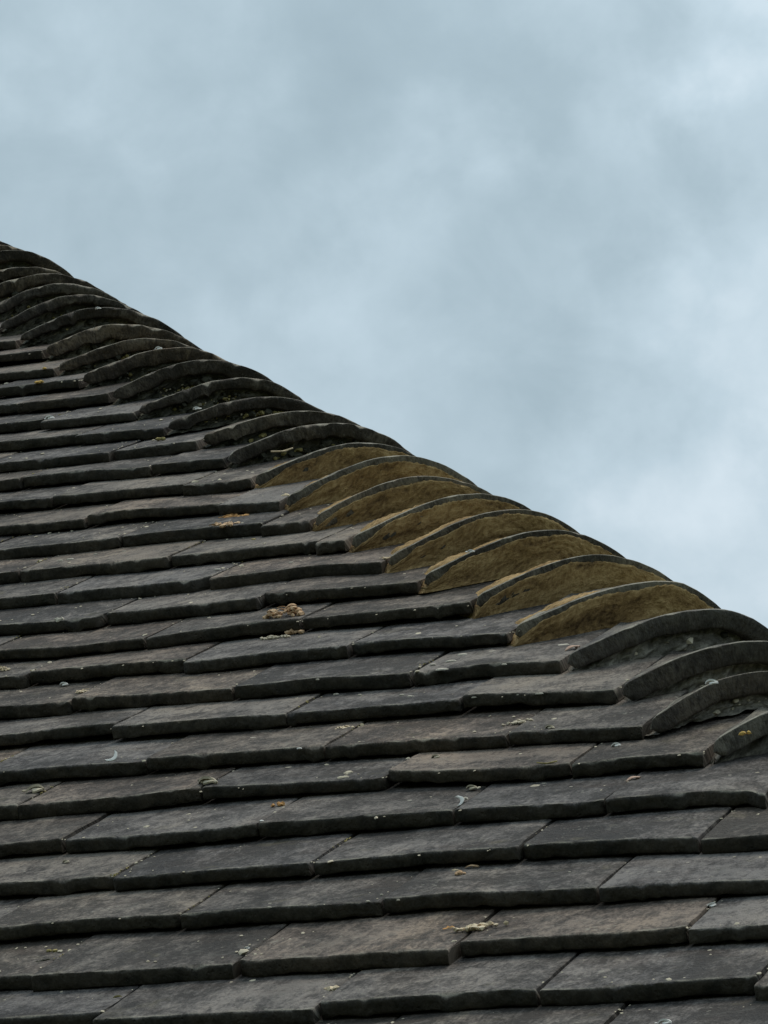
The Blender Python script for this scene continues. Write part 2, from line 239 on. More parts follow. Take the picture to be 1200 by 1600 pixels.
ICO_V = None
def lump(c, r, rd, flat=1.0):
    """an irregular crumb"""
    global ICO_V
    if ICO_V is None:
        bm = bmesh.new(); bmesh.ops.create_icosphere(bm, subdivisions=1, radius=1)
        bm.verts.ensure_lookup_table()
        ICO_V = ([v.co.copy() for v in bm.verts], [tuple(v.index for v in f.verts) for f in bm.faces]); bm.free()
    s = rd.uniform(0, 99); e = Matrix.Rotation(rd.uniform(0, 6.3), 3, 'Z') @ Matrix.Diagonal((rd.uniform(.7, 1.3), rd.uniform(.6, 1.0), rd.uniform(.6, 1.0) * flat))
    return [tuple(Vector(c) + e @ (v * r * (1 + 0.55 * nz(v.x * 1.9 + s, v.y * 1.9, v.z * 1.9) + .25 * nz(v.x * 5 + s, v.y * 5, v.z * 5)))) for v in ICO_V[0]], ICO_V[1]

# ------------------------------------------------------------------ materials
def new_mat(name):
    M = bpy.data.materials.new(name); M.use_nodes = True
    nt = M.node_tree; nt.nodes.clear()
    o = N(nt, 'ShaderNodeOutputMaterial'); b = N(nt, 'ShaderNodeBsdfPrincipled')
    nt.links.new(b.outputs[0], o.inputs[0]); return M, nt, b
def mixc(nt, fac, a, b, bt='MIX'):
    n = N(nt, 'ShaderNodeMix', data_type='RGBA', blend_type=bt)
    for sock, v in ((n.inputs[0], fac), (n.inputs[6], a), (n.inputs[7], b)):
        if isinstance(v, (int, float)): sock.default_value = v
        elif isinstance(v, tuple): sock.default_value = (*v, 1)
        else: nt.links.new(v, sock)
    return n.outputs[2]
def mth(nt, op, a, b=0.0, clamp=False):
    n = N(nt, 'ShaderNodeMath', operation=op, use_clamp=clamp)
    for i, v in enumerate((a, b)):
        if isinstance(v, (int, float)): n.inputs[i].default_value = v
        else: nt.links.new(v, n.inputs[i])
    return n.outputs[0]
def nse(nt, vec, scale, detail=4, rough=0.55, dist=0.0, sc=None):
    if sc:
        mpn = N(nt, 'ShaderNodeMapping'); mpn.inputs['Scale'].default_value = sc
        nt.links.new(vec, mpn.inputs[0]); vec = mpn.outputs[0]
    n = N(nt, 'ShaderNodeTexNoise', ins={'Scale': scale, 'Detail': detail, 'Roughness': rough, 'Distortion': dist})
    nt.links.new(vec, n.inputs['Vector']); return n.outputs[0]
def rng(nt, v, a, b, c=0.0, d=1.0):
    n = N(nt, 'ShaderNodeMapRange', ins={'From Min': a, 'From Max': b, 'To Min': c, 'To Max': d})
    nt.links.new(v, n.inputs['Value']); return n.outputs[0]

def clay_material(name, lo, mid, hi, warm=1.0, lich=1.0, edge=(0.0045, 0.55), tail_dark=0.82):
    """Old weathered clay: grey-brown body, laminar streaks, lichen film and specks, a darker mottled tail edge."""
    M, nt, b = new_mat(name); L = nt.links.new
    uv = N(nt, 'ShaderNodeUVMap', uv_map='uv'); oi = N(nt, 'ShaderNodeObjectInfo')
    z = mth(nt, 'MULTIPLY', oi.outputs['Random'], 37.0)
    sp = N(nt, 'ShaderNodeSeparateXYZ'); L(uv.outputs[0], sp.inputs[0])
    cb = N(nt, 'ShaderNodeCombineXYZ'); L(sp.outputs[0], cb.inputs[0]); L(sp.outputs[1], cb.inputs[1]); L(z, cb.inputs[2])
    V = cb.outputs[0]
    big = nse(nt, V, 14, 4, 0.6, 0.4)
    streak = nse(nt, V, 75, 6, 0.66, 0.5, (1.15, 0.75, 1))
    fine = nse(nt, V, 300, 3, 0.6, 0.0, (1.2, 0.6, 1))
    body = ramp(nt, [(0.25, lo), (0.5, mid), (0.78, hi)])
    v = mth(nt, 'ADD', mth(nt, 'MULTIPLY', big, 0.42), mth(nt, 'ADD', mth(nt, 'MULTIPLY', streak, 0.36), mth(nt, 'MULTIPLY', fine, 0.22)))
    v = mth(nt, 'ADD', v, mth(nt, 'MULTIPLY', mth(nt, 'SUBTRACT', oi.outputs['Random'], 0.5), 0.10))
    v = rng(nt, v, 0.37, 0.63)
    L(v, body.inputs[0]); col = body.outputs[0]
    # each tile leans to a slate grey, a brown or a dull red
    hr = mth(nt, 'FRACT', mth(nt, 'MULTIPLY', oi.outputs['Random'], 7.13))
    hue = ramp(nt, [(0.0, (0.72, 0.80, 0.93)), (0.25, (0.84, 0.92, 1.04)), (0.45, (0.98, 1.02, 1.06)), (0.6, (1.02, 1.0, 0.93)), (0.8, (1.12, 1.02, 0.89)), (0.92, (1.18, 1.02, 0.88)), (1.0, (1.26, 1.07, 0.93))])
    L(hr, hue.inputs[0]); col = mixc(nt, 0.55 * warm, col, hue.outputs[0], 'MULTIPLY')
    # stains that run down the slope over several courses
    geo = N(nt, 'ShaderNodeNewGeometry')
    stn = nse(nt, geo.outputs['Position'], 7.0, 4, 0.6, 0.5, (1.6, 0.55, 0.55))
    str_ = ramp(nt, [(0.34, (0.62, 0.63, 0.64)), (0.5, (1.0, 1.0, 1.0)), (0.68, (1.32, 1.26, 1.16))]); L(stn, str_.inputs[0])
    col = mixc(nt, 0.9, col, str_.outputs[0], 'MULTIPLY')
    # clay showing through in patches
    red = rng(nt, nse(nt, V, 26, 3, 0.5, 0.5, (0.7, 1.3, 1)), 0.55, 0.72)
    col = mixc(nt, mth(nt, 'MULTIPLY', red, 0.18 * warm), col, (0.10, 0.062, 0.046))
    # pale lichen film, thin and streaky
    film = rng(nt, nse(nt, V, 48, 5, 0.68, 0.9, (0.9, 0.9, 1)), 0.57, 0.74)
    col = mixc(nt, mth(nt, 'MULTIPLY', film, 0.40 * lich), col, (0.19, 0.18, 0.155))
    yel = rng(nt, nse(nt, V, 21, 4, 0.6, 0.6), 0.62, 0.74)
    col = mixc(nt, mth(nt, 'MULTIPLY', yel, 0.32 * lich), col, (0.17, 0.145, 0.08))
    # small crust specks
    vo = N(nt, 'ShaderNodeTexVoronoi', ins={'Scale': 150.0, 'Randomness': 1.0}); L(V, vo.inputs['Vector'])
    spk = mth(nt, 'LESS_THAN', vo.outputs['Distance'], mth(nt, 'MULTIPLY', rng(nt, nse(nt, V, 30, 2), 0.5, 0.75), 0.30))
    col = mixc(nt, mth(nt, 'MULTIPLY', spk, 0.45 * lich), col, (0.32, 0.30, 0.245))
    gr = rng(nt, nse(nt, V, 190, 4, 0.7, 0, (1.2, .65, 1)), 0.55, 0.72)
    col = mixc(nt, mth(nt, 'MULTIPLY', gr, 0.32), col, (0.175, 0.157, 0.132))
    gd = rng(nt, nse(nt, V, 150, 4, 0.7, 0.3, (1.2, .65, 1)), 0.46, 0.32)
    col = mixc(nt, mth(nt, 'MULTIPLY', gd, 0.5), col, (0.034, 0.030, 0.027))
    # darker mottled colour over the tail edge (uv v below 0 is the tail face)
    tail_mask = rng(nt, mth(nt, 'ADD', sp.outputs[1], mth(nt, 'MULTIPLY', mth(nt, 'SUBTRACT', nse(nt, V, 130, 3), 0.5), 0.006)), 0.0004, -0.0009)
    tail_mottle = rng(nt, nse(nt, V, 60, 4, 0.65), 0.36, 0.66)
    tail_col = mixc(nt, tail_mottle, (0.020, 0.0185, 0.014), (0.062, 0.051, 0.037))
    col = mixc(nt, mth(nt, 'MULTIPLY', tail_mask, tail_dark), col, tail_col)
    # crust worn pale along the top arris of the tail
    ed = mth(nt, 'MULTIPLY', rng(nt, sp.outputs[1], edge[0], edge[0] * 0.27), rng(nt, sp.outputs[1], -0.0005, 0.0004))
    ed = mth(nt, 'MULTIPLY', ed, rng(nt, nse(nt, V, 45, 4, 0.65), 0.42, 0.62))
    col = mixc(nt, mth(nt, 'MULTIPLY', ed, edge[1]), col, (0.36, 0.33, 0.265))
    L(col, b.inputs['Base Color'])
    b.inputs['Roughness'].default_value = 0.78; b.inputs['Specular IOR Level'].default_value = 0.22
    bmp = N(nt, 'ShaderNodeBump', ins={'Strength': 0.85, 'Distance': 0.0026})
    pv = N(nt, 'ShaderNodeTexVoronoi', ins={'Scale': 210.0}); L(V, pv.inputs['Vector'])
    pit = mth(nt, 'MULTIPLY', rng(nt, pv.outputs['Distance'], 0.28, 0.0), rng(nt, nse(nt, V, 38, 3), 0.46, 0.62))
    hgt = mth(nt, 'ADD', mth(nt, 'SUBTRACT', mth(nt, 'MULTIPLY', streak, 0.8), mth(nt, 'MULTIPLY', pit, 0.5)), mth(nt, 'ADD', mth(nt, 'MULTIPLY', fine, 0.55), mth(nt, 'MULTIPLY', nse(nt, V, 140, 4, 0.65), 0.8)))
    L(hgt, bmp.inputs['Height']); L(bmp.outputs[0], b.inputs['Normal'])
    return M
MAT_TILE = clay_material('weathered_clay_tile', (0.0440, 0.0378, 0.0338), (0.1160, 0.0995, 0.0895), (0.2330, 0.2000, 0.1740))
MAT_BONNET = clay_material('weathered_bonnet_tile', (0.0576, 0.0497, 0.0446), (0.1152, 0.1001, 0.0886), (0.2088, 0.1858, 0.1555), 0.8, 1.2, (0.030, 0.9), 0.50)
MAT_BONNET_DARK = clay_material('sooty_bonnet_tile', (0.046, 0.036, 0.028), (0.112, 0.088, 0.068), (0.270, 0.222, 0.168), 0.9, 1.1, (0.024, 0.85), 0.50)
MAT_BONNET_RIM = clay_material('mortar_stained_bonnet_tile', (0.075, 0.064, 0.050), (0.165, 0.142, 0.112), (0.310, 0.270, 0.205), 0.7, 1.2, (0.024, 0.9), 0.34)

def mortar_material(name, a, c, d, sc=1.0, bump=0.7, streak=(0.55, 1.4, 1), patch=0.22):
    M, nt, b = new_mat(name); L = nt.links.new
    uv = N(nt, 'ShaderNodeUVMap', uv_map='uv'); oi = N(nt, 'ShaderNodeObjectInfo')
    sp = N(nt, 'ShaderNodeSeparateXYZ'); L(uv.outputs[0], sp.inputs[0])
    cb = N(nt, 'ShaderNodeCombineXYZ'); L(sp.outputs[0], cb.inputs[0]); L(sp.outputs[1], cb.inputs[1])
    L(mth(nt, 'MULTIPLY', oi.outputs['Random'], 53.0), cb.inputs[2]); V = cb.outputs[0]
    n1 = nse(nt, V, 60 * sc, 5, 0.65, 0.7, streak); n2 = nse(nt, V, 260 * sc, 4, 0.6); n3 = nse(nt, V, 24, 4, 0.6, 0.6, (0.6, 1.2, 1))
    f = mth(nt, 'ADD', mth(nt, 'MULTIPLY', n1, 0.46), mth(nt, 'ADD', mth(nt, 'MULTIPLY', n2, 0.38), mth(nt, 'ADD', mth(nt, 'MULTIPLY', mth(nt, 'SUBTRACT', n3, 0.5), patch), 0.11)))
    r = ramp(nt, [(0.36, a), (0.52, c), (0.68, d)]); L(f, r.inputs[0])
    L(r.outputs[0], b.inputs['Base Color']); b.inputs['Roughness'].default_value = 0.92; b.inputs['Specular IOR Level'].default_value = 0.15
    bmp = N(nt, 'ShaderNodeBump', ins={'Strength': bump, 'Distance': 0.004})
    L(mth(nt, 'ADD', n1, mth(nt, 'MULTIPLY', n2, 0.7)), bmp.inputs['Height']); L(bmp.outputs[0], b.inputs['Normal'])
    return M
MAT_MORTAR = {
    'brown': mortar_material('ochre_brown_mortar', (0.105, 0.062, 0.030), (0.385, 0.243, 0.106), (0.70, 0.485, 0.24), 0.8, 0.9, (0.5, 1.25, 1), 0.45),
    'grey': mortar_material('grey_lichened_mortar', (0.060, 0.055, 0.046), (0.165, 0.150, 0.124), (0.46, 0.42, 0.35), 0.7, 0.9),
    'dark': mortar_material('dark_mossy_mortar', (0.045, 0.043, 0.034), (0.092, 0.086, 0.066), (0.215, 0.195, 0.135), 0.8, 1.0),
}
def plain(name, c0, c1, sc=200, rough=0.85):
    M, nt, b = new_mat(name)
    g = N(nt, 'ShaderNodeTexCoord'); r = ramp(nt, [(0.3, c0), (0.7, c1)])
    nt.links.new(nse(nt, g.outputs['Object'], sc, 3), r.inputs[0]); nt.links.new(r.outputs[0], b.inputs['Base Color'])
    b.inputs['Roughness'].default_value = rough; b.inputs['Specular IOR Level'].default_value = 0.2
    return M
MAT = {
    'tan': plain('dried_moss_tan', (0.400, 0.234, 0.120), (0.740, 0.522, 0.328)),
    'cream': plain('dried_crumb_cream', (0.580, 0.450, 0.288), (0.820, 0.684, 0.496)),
    'white': plain('bleached_white', (0.90, 0.86, 0.81), (0.94, 0.91, 0.87)),
    'pale': plain('pale_dry_leaf', (0.460, 0.396, 0.296), (0.700, 0.612, 0.464)),
    'olive': plain('olive_moss', (0.200, 0.162, 0.060), (0.460, 0.378, 0.160)),
    'yellow': plain('yellow_lichen', (0.520, 0.324, 0.072), (0.700, 0.468, 0.160)),
    'orange': plain('orange_leaf_scrap', (0.500, 0.243, 0.080), (0.720, 0.414, 0.176)),
    'pink': plain('pinkish_leaf', (0.420, 0.243, 0.176), (0.640, 0.486, 0.384)),
    'dark': plain('dark_moss', (0.030, 0.030, 0.022), (0.075, 0.070, 0.048)),
    'lichen': plain('grey_white_lichen', (0.500, 0.450, 0.368), (0.720, 0.648, 0.544), 400),
    'wood': plain('roof_timber', (0.16, 0.12, 0.08), (0.24, 0.18, 0.12), 30),
    'brick': plain('brick_wall', (0.25, 0.11, 0.07), (0.36, 0.18, 0.12), 12),
    'grass': plain('grass', (0.04, 0.06, 0.02), (0.08, 0.10, 0.035), 3),
}

# ------------------------------------------------------------------ ground
G = 600.0
ground = link('ground', mesh('ground', [(-G, -G, 0), (G, -G, 0), (G, G, 0), (-G, G, 0)], [(0, 1, 2, 3)], smooth=False), None, MAT['grass'])
tag(ground, kind='structure')

# ------------------------------------------------------------------ the roof: an Empty whose local axes are u (along the eaves), v (up the slope), n (out of it)
roof = bpy.data.objects.new('old_house', None); COL.objects.link(roof)
roof.matrix_world = Matrix.Translation((0, 0, Z0)) @ Matrix.Rotation(math.radians(45), 4, 'X')
tag(roof, 'old house with a hipped roof of weathered grey-brown tiles and arched bonnet tiles', 'house')
GA = 0.101157                    # gauge of the courses
TW = 0.165                       # tile width
SLOPE = 0.0140 / GA              # how far a tile's back lies below the roof's face
EH = Vector((-1, math.sqrt(2), 0)) / math.sqrt(3)          # up along the hip
EL = Vector((-C45, -0.5, 0.5))                              # level, out over our slope
EN = EH.cross(EL)
if EN.z < 0: EN = -EN
HALF = 0.155

def hip_u(v): return 0.3901 - 0.7043 * v

def tail_dev(row, u):
    """deviation of the tail edge of a course from its line, as measured"""
    e = ROWS.get(row)
    if not e: return 0.004 * nz(u * 3.1, row * 5.7)
    return e
def make_tile(name, row, uL, uR, seed, pts=None, hip_cut=False, nu=40):
    """one plain clay tile, hand-made: wavy tail, cambered face, chipped arrises"""
    rd = random.Random(seed)
    v0 = GA * row; uc = 0.5 * (uL + uR); wd = uR - uL
    if pts:
        pts = sorted(pts)
        def dev(u):
            if u <= pts[0][0]: return pts[0][1]
            for (a, x), (c, y) in zip(pts, pts[1:]):
                if u <= c:
                    k = (u - a) / max(c - a, 1e-6); k = k * k * (3 - 2 * k) * 0.5 + k * 0.5
                    return x + (y - x) * k
            return pts[-1][1]
    else:
        d0 = rd.uniform(-0.004, 0.004); d1 = rd.uniform(-0.004, 0.004)
        def dev(u): return d0 + d1 * (u - uc) / wd * 2
    T = rd.uniform(0.0098, 0.0122)
    cam_u = rd.uniform(-0.0004, 0.0006); tilt = rd.uniform(-0.0022, 0.0022); lift = rd.uniform(-0.0006, 0.0012)
    bites = [(rd.uniform(0.02, 0.98), rd.uniform(0.003, 0.008), rd.uniform(0.0012, 0.0040)) for _ in range(rd.randint(0, 2))]
    chipL, chipR = rd.random() < 0.5, rd.random() < 0.5
    cw = [rd.uniform(0.003, 0.008) * (1.9 if rd.random() < .2 else 1) for _ in range(2)]
    tw = [0.265, 0.19, 0.13, 0.100, 0.075, 0.052, 0.034, 0.019, 0.009, 0.0036, 0.0012, 0.0]
    ts = [0.16, 0.42, 0.70, 0.92, 1.0]
    V, F, UV = [], [], []
    sd = seed * 1.37
    cols = []
    for i in range(nu + 1):
        a = i / nu
        a = a - 0.125 * math.sin(a * math.tau)            # columns crowd towards the ends
        col = []
        def base(w):
            uu = uL + a * wd
            if hip_cut: uu = uL + a * max(wd - 0.7043 * w, 0.012)
            elif a in (0.0, 1.0) or True:
                edge = 1 - min(min(a, 1 - a) / 0.06, 1)
                uu += edge * 0.0011 * nz(w * 55, sd + (3 if a > .5 else 9))
            return uu
        u_t = uL + a * wd
        dv = dev(u_t) + 0.0013 * nz(u_t * 22, sd) + 0.0006 * nz(u_t * 85, sd + 4) + 0.0006 * nz(u_t * 260, sd + 2)
        # broken or rounded corners
        dl, dr = a * wd, (1 - a) * wd
        cor = 0.0
        if chipL and dl < cw[0]: cor += (1 - dl / cw[0]) ** 1.6 * cw[0] * 0.5
        if chipR and dr < cw[1]: cor += (1 - dr / cw[1]) ** 1.6 * cw[1] * 0.5
        dv += cor
        side = 1 - min(min(dl, dr) / 0.0022, 1)
        for w in tw:
            uu = base(w)
            vv = dv * (1 - min(w / 0.12, 1)) + w
            n = -SLOPE * (vv - dev(u_t) * 0.0) + SLOPE * dv * (1 - min(w / 0.12, 1)) * 0.6
            n += lift - cam_u * (2 * a - 1) ** 2 * 1.0 + tilt * (a - 0.5)
            n += 0.0009 * nz(uu * 16, w * 22, sd) + 0.0005 * nz(uu * 60, w * 75, sd + 1)
            n -= side * side * 0.0009
            if w < 0.0030:
                k = 1 - w / 0.0030
                chip = max(0.0, nz(u_t * 95, sd + 20) - 0.22) * 0.0035
                n -= k * k * (0.0005 + chip)
            for (bc, bw, bd) in bites:
                q = 1 - abs(u_t - uL - bc * wd) / bw
                if q > 0 and w < bd: n -= min(q * 1.6, 1) * (1 - w / bd) * bd * 0.85
            col.append((uu, vv, n, uu, w))
        top_n = col[-1][2]; tvv = col[-1][1]
        thick = T * (1 + 0.10 * nz(u_t * 24, sd + 31) + 0.06 * nz(u_t * 80, sd + 33)) - max(0, nz(u_t * 50, sd + 44) - 0.3) * 0.004
        for t in ts:
            dd = t * thick
            rough = 0.0011 * nz(u_t * 90, t * 2.2, sd + 50) + 0.0006 * nz(u_t * 260, t * 6, sd + 51)
            rnd_ = (0.0012 * ((t - 0.75) / 0.25) ** 2 if t > 0.75 else 0.0)
            col.append((base(0), tvv - 0.0009 + rough + rnd_ - SLOPE * dd, top_n - dd, base(0), -dd))
        bn = top_n - thick
        for w in (0.06, 0.265):
            col.append((base(w), v_keep(w), -SLOPE * w - thick - 0.0006, base(w), -0.02 - w))
        cols.append(col)
    n_ = len(cols[0])
    for col in cols:
        for (x, y, z, s, t) in col:
            V.append((x - uc, y, z)); UV.append((s - uc, t))
    for i in range(nu):
        for j in range(n_):
            k = (j + 1) % n_
            F.append((i * n_ + j, (i + 1) * n_ + j, (i + 1) * n_ + k, i * n_ + k))
    F.append(tuple(range(n_))); F.append(tuple(nu * n_ + j for j in reversed(range(n_))))
    me = mesh(name, V, F, UV, sharp=0.9)
    return me, Vector((uc, v0, 0))
def v_keep(w): return w

def row_joints(row):
    """joints of a course, half bonded; measured ones where the photograph shows them"""
    meas = dict((round(k * 2), u) for k, u in ROWS[row]['j']) if row in ROWS else {}
    off = 1 if row % 2 else 0
    js = []
    for k in range(-40, 12):
        kk = 2 * k + off
        if kk in meas: js.append((meas[kk], True))
        else:
            sh = 0.0
            if meas:
                near = min(meas, key=lambda q: abs(q - kk)); 
                if abs(near - kk) <= 6: sh = (meas[near] - near * 0.5 * TW) * 0.6
            js.append((kk * 0.5 * TW + sh + 0.006 * nz(kk * 1.7, row * 3.3), False))
    return [j[0] for j in js]

def view_left(v): return -0.42 - 0.405 * v        # left edge of the picture on the slope
rough_boxes = []
TILES = []
ROW_LO, ROW_HI = -9, 40
def row_end(row):
    if row in BON_A: return BON_A[row][0]
    return hip_u(GA * row)
for row in range(ROW_LO, ROW_HI):
    js = row_joints(row); end = row_end(row)
    js = [j for j in js if j < end - 0.035] + [end]
    for uL, uR in zip(js, js[1:]):
        if uR < -3.2: continue
        v = row * GA
        gap = 0.0016 + 0.0016 * random.random()
        seen = (-3 <= row <= 27) and uR > view_left(v) - 0.10 and uL < 0.24 + 0.06 * (v / 0.1 if v < 0 else 0) + 0.2
        if seen:
            pts = None
            if row in ROWS:
                pts = [q for q in ROWS[row]['e'] if uL - 0.004 <= q[0] <= uR + 0.004]
                if not pts: pts = None
            me, loc = make_tile('roof_tile', row, uL + gap / 2, uR - (gap / 2 if uR != end else 0.0068), row * 131 + int(uL * 1000) % 977, pts, hip_cut=False)
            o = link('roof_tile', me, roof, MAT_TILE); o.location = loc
            TILES.append((row, uL, uR))
        else:
            rough_boxes.append((uL + 0.0012, uR - 0.0012, row, False))
# the tiles outside the picture and those of the next slope: real tiles, joined
def refl(p):
    H = Vector((HIP0, 0, 0)); d = (p - H).dot(EL)
    return p - 2 * d * EL
A9 = Vector((BON_A[9][0], BON_A[9][1], 0))
HIPMID = A9 - HALF * EL
HIP0 = 0.0
def mirror(p): 
    d = (p - HIPMID).dot(EL); return p - 2 * d * EL
BUCK = [([], [], []) for _ in range(7)]
def add_box(uL, uR, row, cut, mir):
    V, F, UV = random.choice(BUCK); b0 = len(V); v0 = row * GA; sk = 0.7043 if cut else 0
    for w, n in ((0, 0), (0.265, -SLOPE * 0.265), (0.265, -SLOPE * 0.265 - 0.0122), (0.0, -0.0122)):
        for uu in (uL, max(uR - sk * w, uL + 0.01)):
            p = Vector((uu, v0 + w, n)); UV.append((p.x, w - (0.01 if n < -0.012 and w == 0 else 0)))
            V.append(mirror(p) if mir else p)
    q = [(0, 1, 3, 2), (2, 3, 5, 4), (4, 5, 7, 6), (6, 7, 1, 0), (0, 2, 4, 6), (1, 7, 5, 3)]
    for f_ in q: F.append(tuple(b0 + i for i in (reversed(f_) if mir else f_)))
for bx in rough_boxes: add_box(*bx, False)
for row in range(ROW_LO, ROW_HI):
    end = row_end(row); u = end; first = True; k = 0
    while k < 26:
        wd_ = TW * (1 if not first else (0.6 if row % 2 else 1.0))
        add_box(u - wd_ + 0.001, u - 0.001, row, False, True); u -= wd_; first = False; k += 1
for V, F, UV in BUCK:
    far = link('outer_roof_tile', mesh('outer_roof_tile', V, F, UV, smooth=False), roof, MAT_TILE); far['kind'] = 'stuff'

# boarding under the tiles, both slopes
vt = ROW_HI * GA + 0.2; vb = ROW_LO * GA + 0.02
dk = [Vector((-3.2, vb, -0.055)), Vector((hip_u(vb) - 0.03, vb, -0.055)), Vector((hip_u(vt) - 0.03, vt, -0.055)), Vector((-3.2, vt, -0.055))]
dv_ = [tuple(p) for p in dk] + [tuple(mirror(p)) for p in dk]
dv_ += [tuple(Vector(p) - Vector((0, 0, 0.02))) for p in dv_[:4]] + [tuple(Vector(p) + EN * -0.025) for p in dv_[4:8]]
link('roof_boarding', mesh('roof_boarding', dv_, [(0, 1, 2, 3), (7, 6, 5, 4), (11, 10, 9, 8), (12, 13, 14, 15), (0, 8, 9, 1), (1, 9, 10, 2), (3, 2, 10, 11), (0, 3, 11, 8), (4, 5, 13, 12), (5, 6, 14, 13), (6, 7, 15, 14)], smooth=False), roof, MAT['wood'])

# ------------------------------------------------------------------ bonnet tiles up the hip
THK = 0.0185
def bon_params(r):
    rd = random.Random(900 + r)
    if r in BON: u, v, b, a, p = BON[r]
    else:
        v = GA * r; u = hip_u(v); b, a, p = 0.083 + rd.uniform(-.004, .004), 0.022 + rd.uniform(-.006, .006), 1.95
        if r in BON_A: u, v = BON_A[r]
    if r == 30: b += 0.0045
    if r == 5: b, a, p = 0.070, 0.034, 2.5
    return u, v, b, a, p
def bon_frame(r):
    u, v, b, a, p = bon_params(r)
    mid = Vector((u, v, 0)) - HALF * EL
    return mid, b, a, p
VN = Vector((0, 1, -SLOPE)); EA = VN.dot(EH)
def bon_half(r, s): return HALF - 0.5 * s / EA * (1 - SLOPE * 0)
def bon_outer(r, t, s):
    """outer face of bonnet r; t -1..1 over the arch, s metres up from its front edge (in roof axes).
    The foot of the arch runs straight up the slope beside the tile of its course, so the tile narrows to its head."""
    mid, b, a, p = bon_frame(r)
    w = s / EA
    foot = VN * w                                   # way of the foot, relative to the corner
    half = HALF + foot.dot(EL); zf = foot.dot(EN)
    at = min(abs(t), 1.0); prof = 1 - at ** p
    crown = b - TILT.get(r, 0.225) * s
    n = zf + (crown - zf) * prof + ROLL.get(r, (0.0, 0.0))[0] * t * prof * 4
    sd = r * 7.7
    n += (0.0016 * nz(t * 2.3, s * 9, sd) + 0.0006 * nz(t * 9, s * 40, sd + 3)) * (1 - at ** 4)
    kk = 1.0 if r < 17 else 1.8
    ax = prof * a * max(0, 1 - s / 0.09) + s + kk * (0.0024 * nz(t * 3.0, sd + 8) + 0.0009 * nz(t * 14, sd + 9)) * max(0, 1 - s / 0.05)
    n += (kk - 1) * 0.0016 * nz(t * 7, s * 30, sd + 12) * (1 - at ** 4)
    return mid + EL * (t * half) + EN * n + EH * ax
TILT = {r: (0.235 if r < 9 else 0.220) + 0.03 * nz(r * 5.31, 2.2) for r in range(-11, 42)}
ROLL = {r: (0.0022 * nz(r * 3.77, 8.1), 0.0) for r in range(-11, 42)}
def under(r, l, P):
    """height (along EN) of what lies below at lateral l and at P's place along the hip: bonnet r, or the tiles beside it"""
    mid = bon_frame(r)[0]; s = max((P - mid).dot(EH), 0.0)
    half = HALF + (VN * (s / EA)).dot(EL); z0 = mid.dot(EN)
    zt = z0 + (HALF - abs(l)) * 0.57735 + 0.0 * s
    # tile face: n = -SLOPE * w, w measured up from the tail of course r
    A = mid + HALF * EL
    q = A + EL * (abs(l) - HALF) + EH * s            # slide onto the slope, keep the axial place
    dn = -(q.z) / EN.z; q = q + EN * dn              # drop to the plane n = 0
    wv = max(q.y - A.y, 0.0)
    zt = (q - EN * (SLOPE * wv / EN.z)).dot(EN)
    if abs(l) < half:
        t = l / half; return max(bon_outer(r, t, s).dot(EN), zt if abs(t) > .9 else -9)
    return zt
def thick_of(r): return THK * ((1.0 + 0.10 * nz(r * 2.9, 5.5)) if r < 17 else (0.74 + 0.35 * nz(r * 2.9, 5.5)))
def make_bonnet(r, nt_=56):
    rd = random.Random(400 + r)
    ss = [0.19, 0.15, 0.11, 0.075, 0.045, 0.025, 0.014, 0.006, 0.002, 0.0]
    ts = [0.15, 0.4, 0.68, 0.9, 1.0]
    mid, b, a, p = bon_frame(r)
    V, F, UV = [], [], []; n_ = None
    arc = 0.0; prev = None; sd = r * 3.9
    for i in range(nt_ + 1):
        t = -1 + 2 * i / nt_; t = t + 0.115 * math.sin(t * math.pi)
        t = max(-1.0, min(1.0, t))
        P0 = bon_outer(r, t, 0)
        if prev is not None: arc += (P0 - prev).length
        prev = P0.copy()
        e = 0.01
        tg = (bon_outer(r, min(t + e, 1), 0) - bon_outer(r, max(t - e, -1), 0)); tg -= EH * tg.dot(EH); tg.normalize()
        nn = tg.cross(EH); 
        if nn.dot(EN) < 0: nn = -nn
        thk = thick_of(r) * (1 + (0.10 if r < 17 else 0.22) * nz(t * 4, sd) + (0.06 if r < 17 else 0.14) * nz(t * 16, sd + 1)) * (1.0 - 0.12 * abs(t) ** 6)
        ke = max(1 - (1 - abs(t)) / 0.055, 0.0); ke = math.sqrt(max(1 - ke * ke, 0.0004)); full = thk; thk = thk * ke
        nose = -nn * (full * (1 - ke) * 0.5) + nn * (0.0060 * abs(t) ** 10)
        col = []
        for s in ss:
            q = bon_outer(r, t, s) + nose
            if s < 0.006: q = q - nn * (0.0011 * (1 - s / 0.006) ** 2 + max(0, nz(t * 13, sd + 5) - (.25 if r < 17 else .12)) * (0.003 if r < 17 else 0.009) * (1 - s / 0.006))
            col.append((q, s))
        ft = col[-1][0]
        for k in ts:
            rg = (0.0009 if r < 9 else 0.0003 if r < 17 else 0.0020) * nz(t * 14, k * 2, sd + 6) + (0.0005 if r < 9 else 0.0002 if r < 17 else 0.0011) * nz(t * 42, k * 5, sd + 7)
            rn = 0.0012 * ((k - .8) / .2) ** 2 if k > .8 else 0
            col.append((ft - nn * (k * thk) + EH * (-0.0008 + rg + rn), -k * thk))
        for s in (0.05, 0.19): col.append((bon_outer(r, t, s) + nose - nn * thk, -0.02 - s))
        n_ = len(col)
        for q, w in col: V.append(q - mid); UV.append((arc, w))
    for i in range(nt_):
        for j in range(n_):
            k = (j + 1) % n_
            F.append((i * n_ + j, i * n_ + k, (i + 1) * n_ + k, (i + 1) * n_ + j))
    F.append(tuple(reversed(range(n_)))); F.append(tuple(nt_ * n_ + j for j in range(n_)))
    return mesh('bonnet_tile', V, F, UV, sharp=0.9), mid
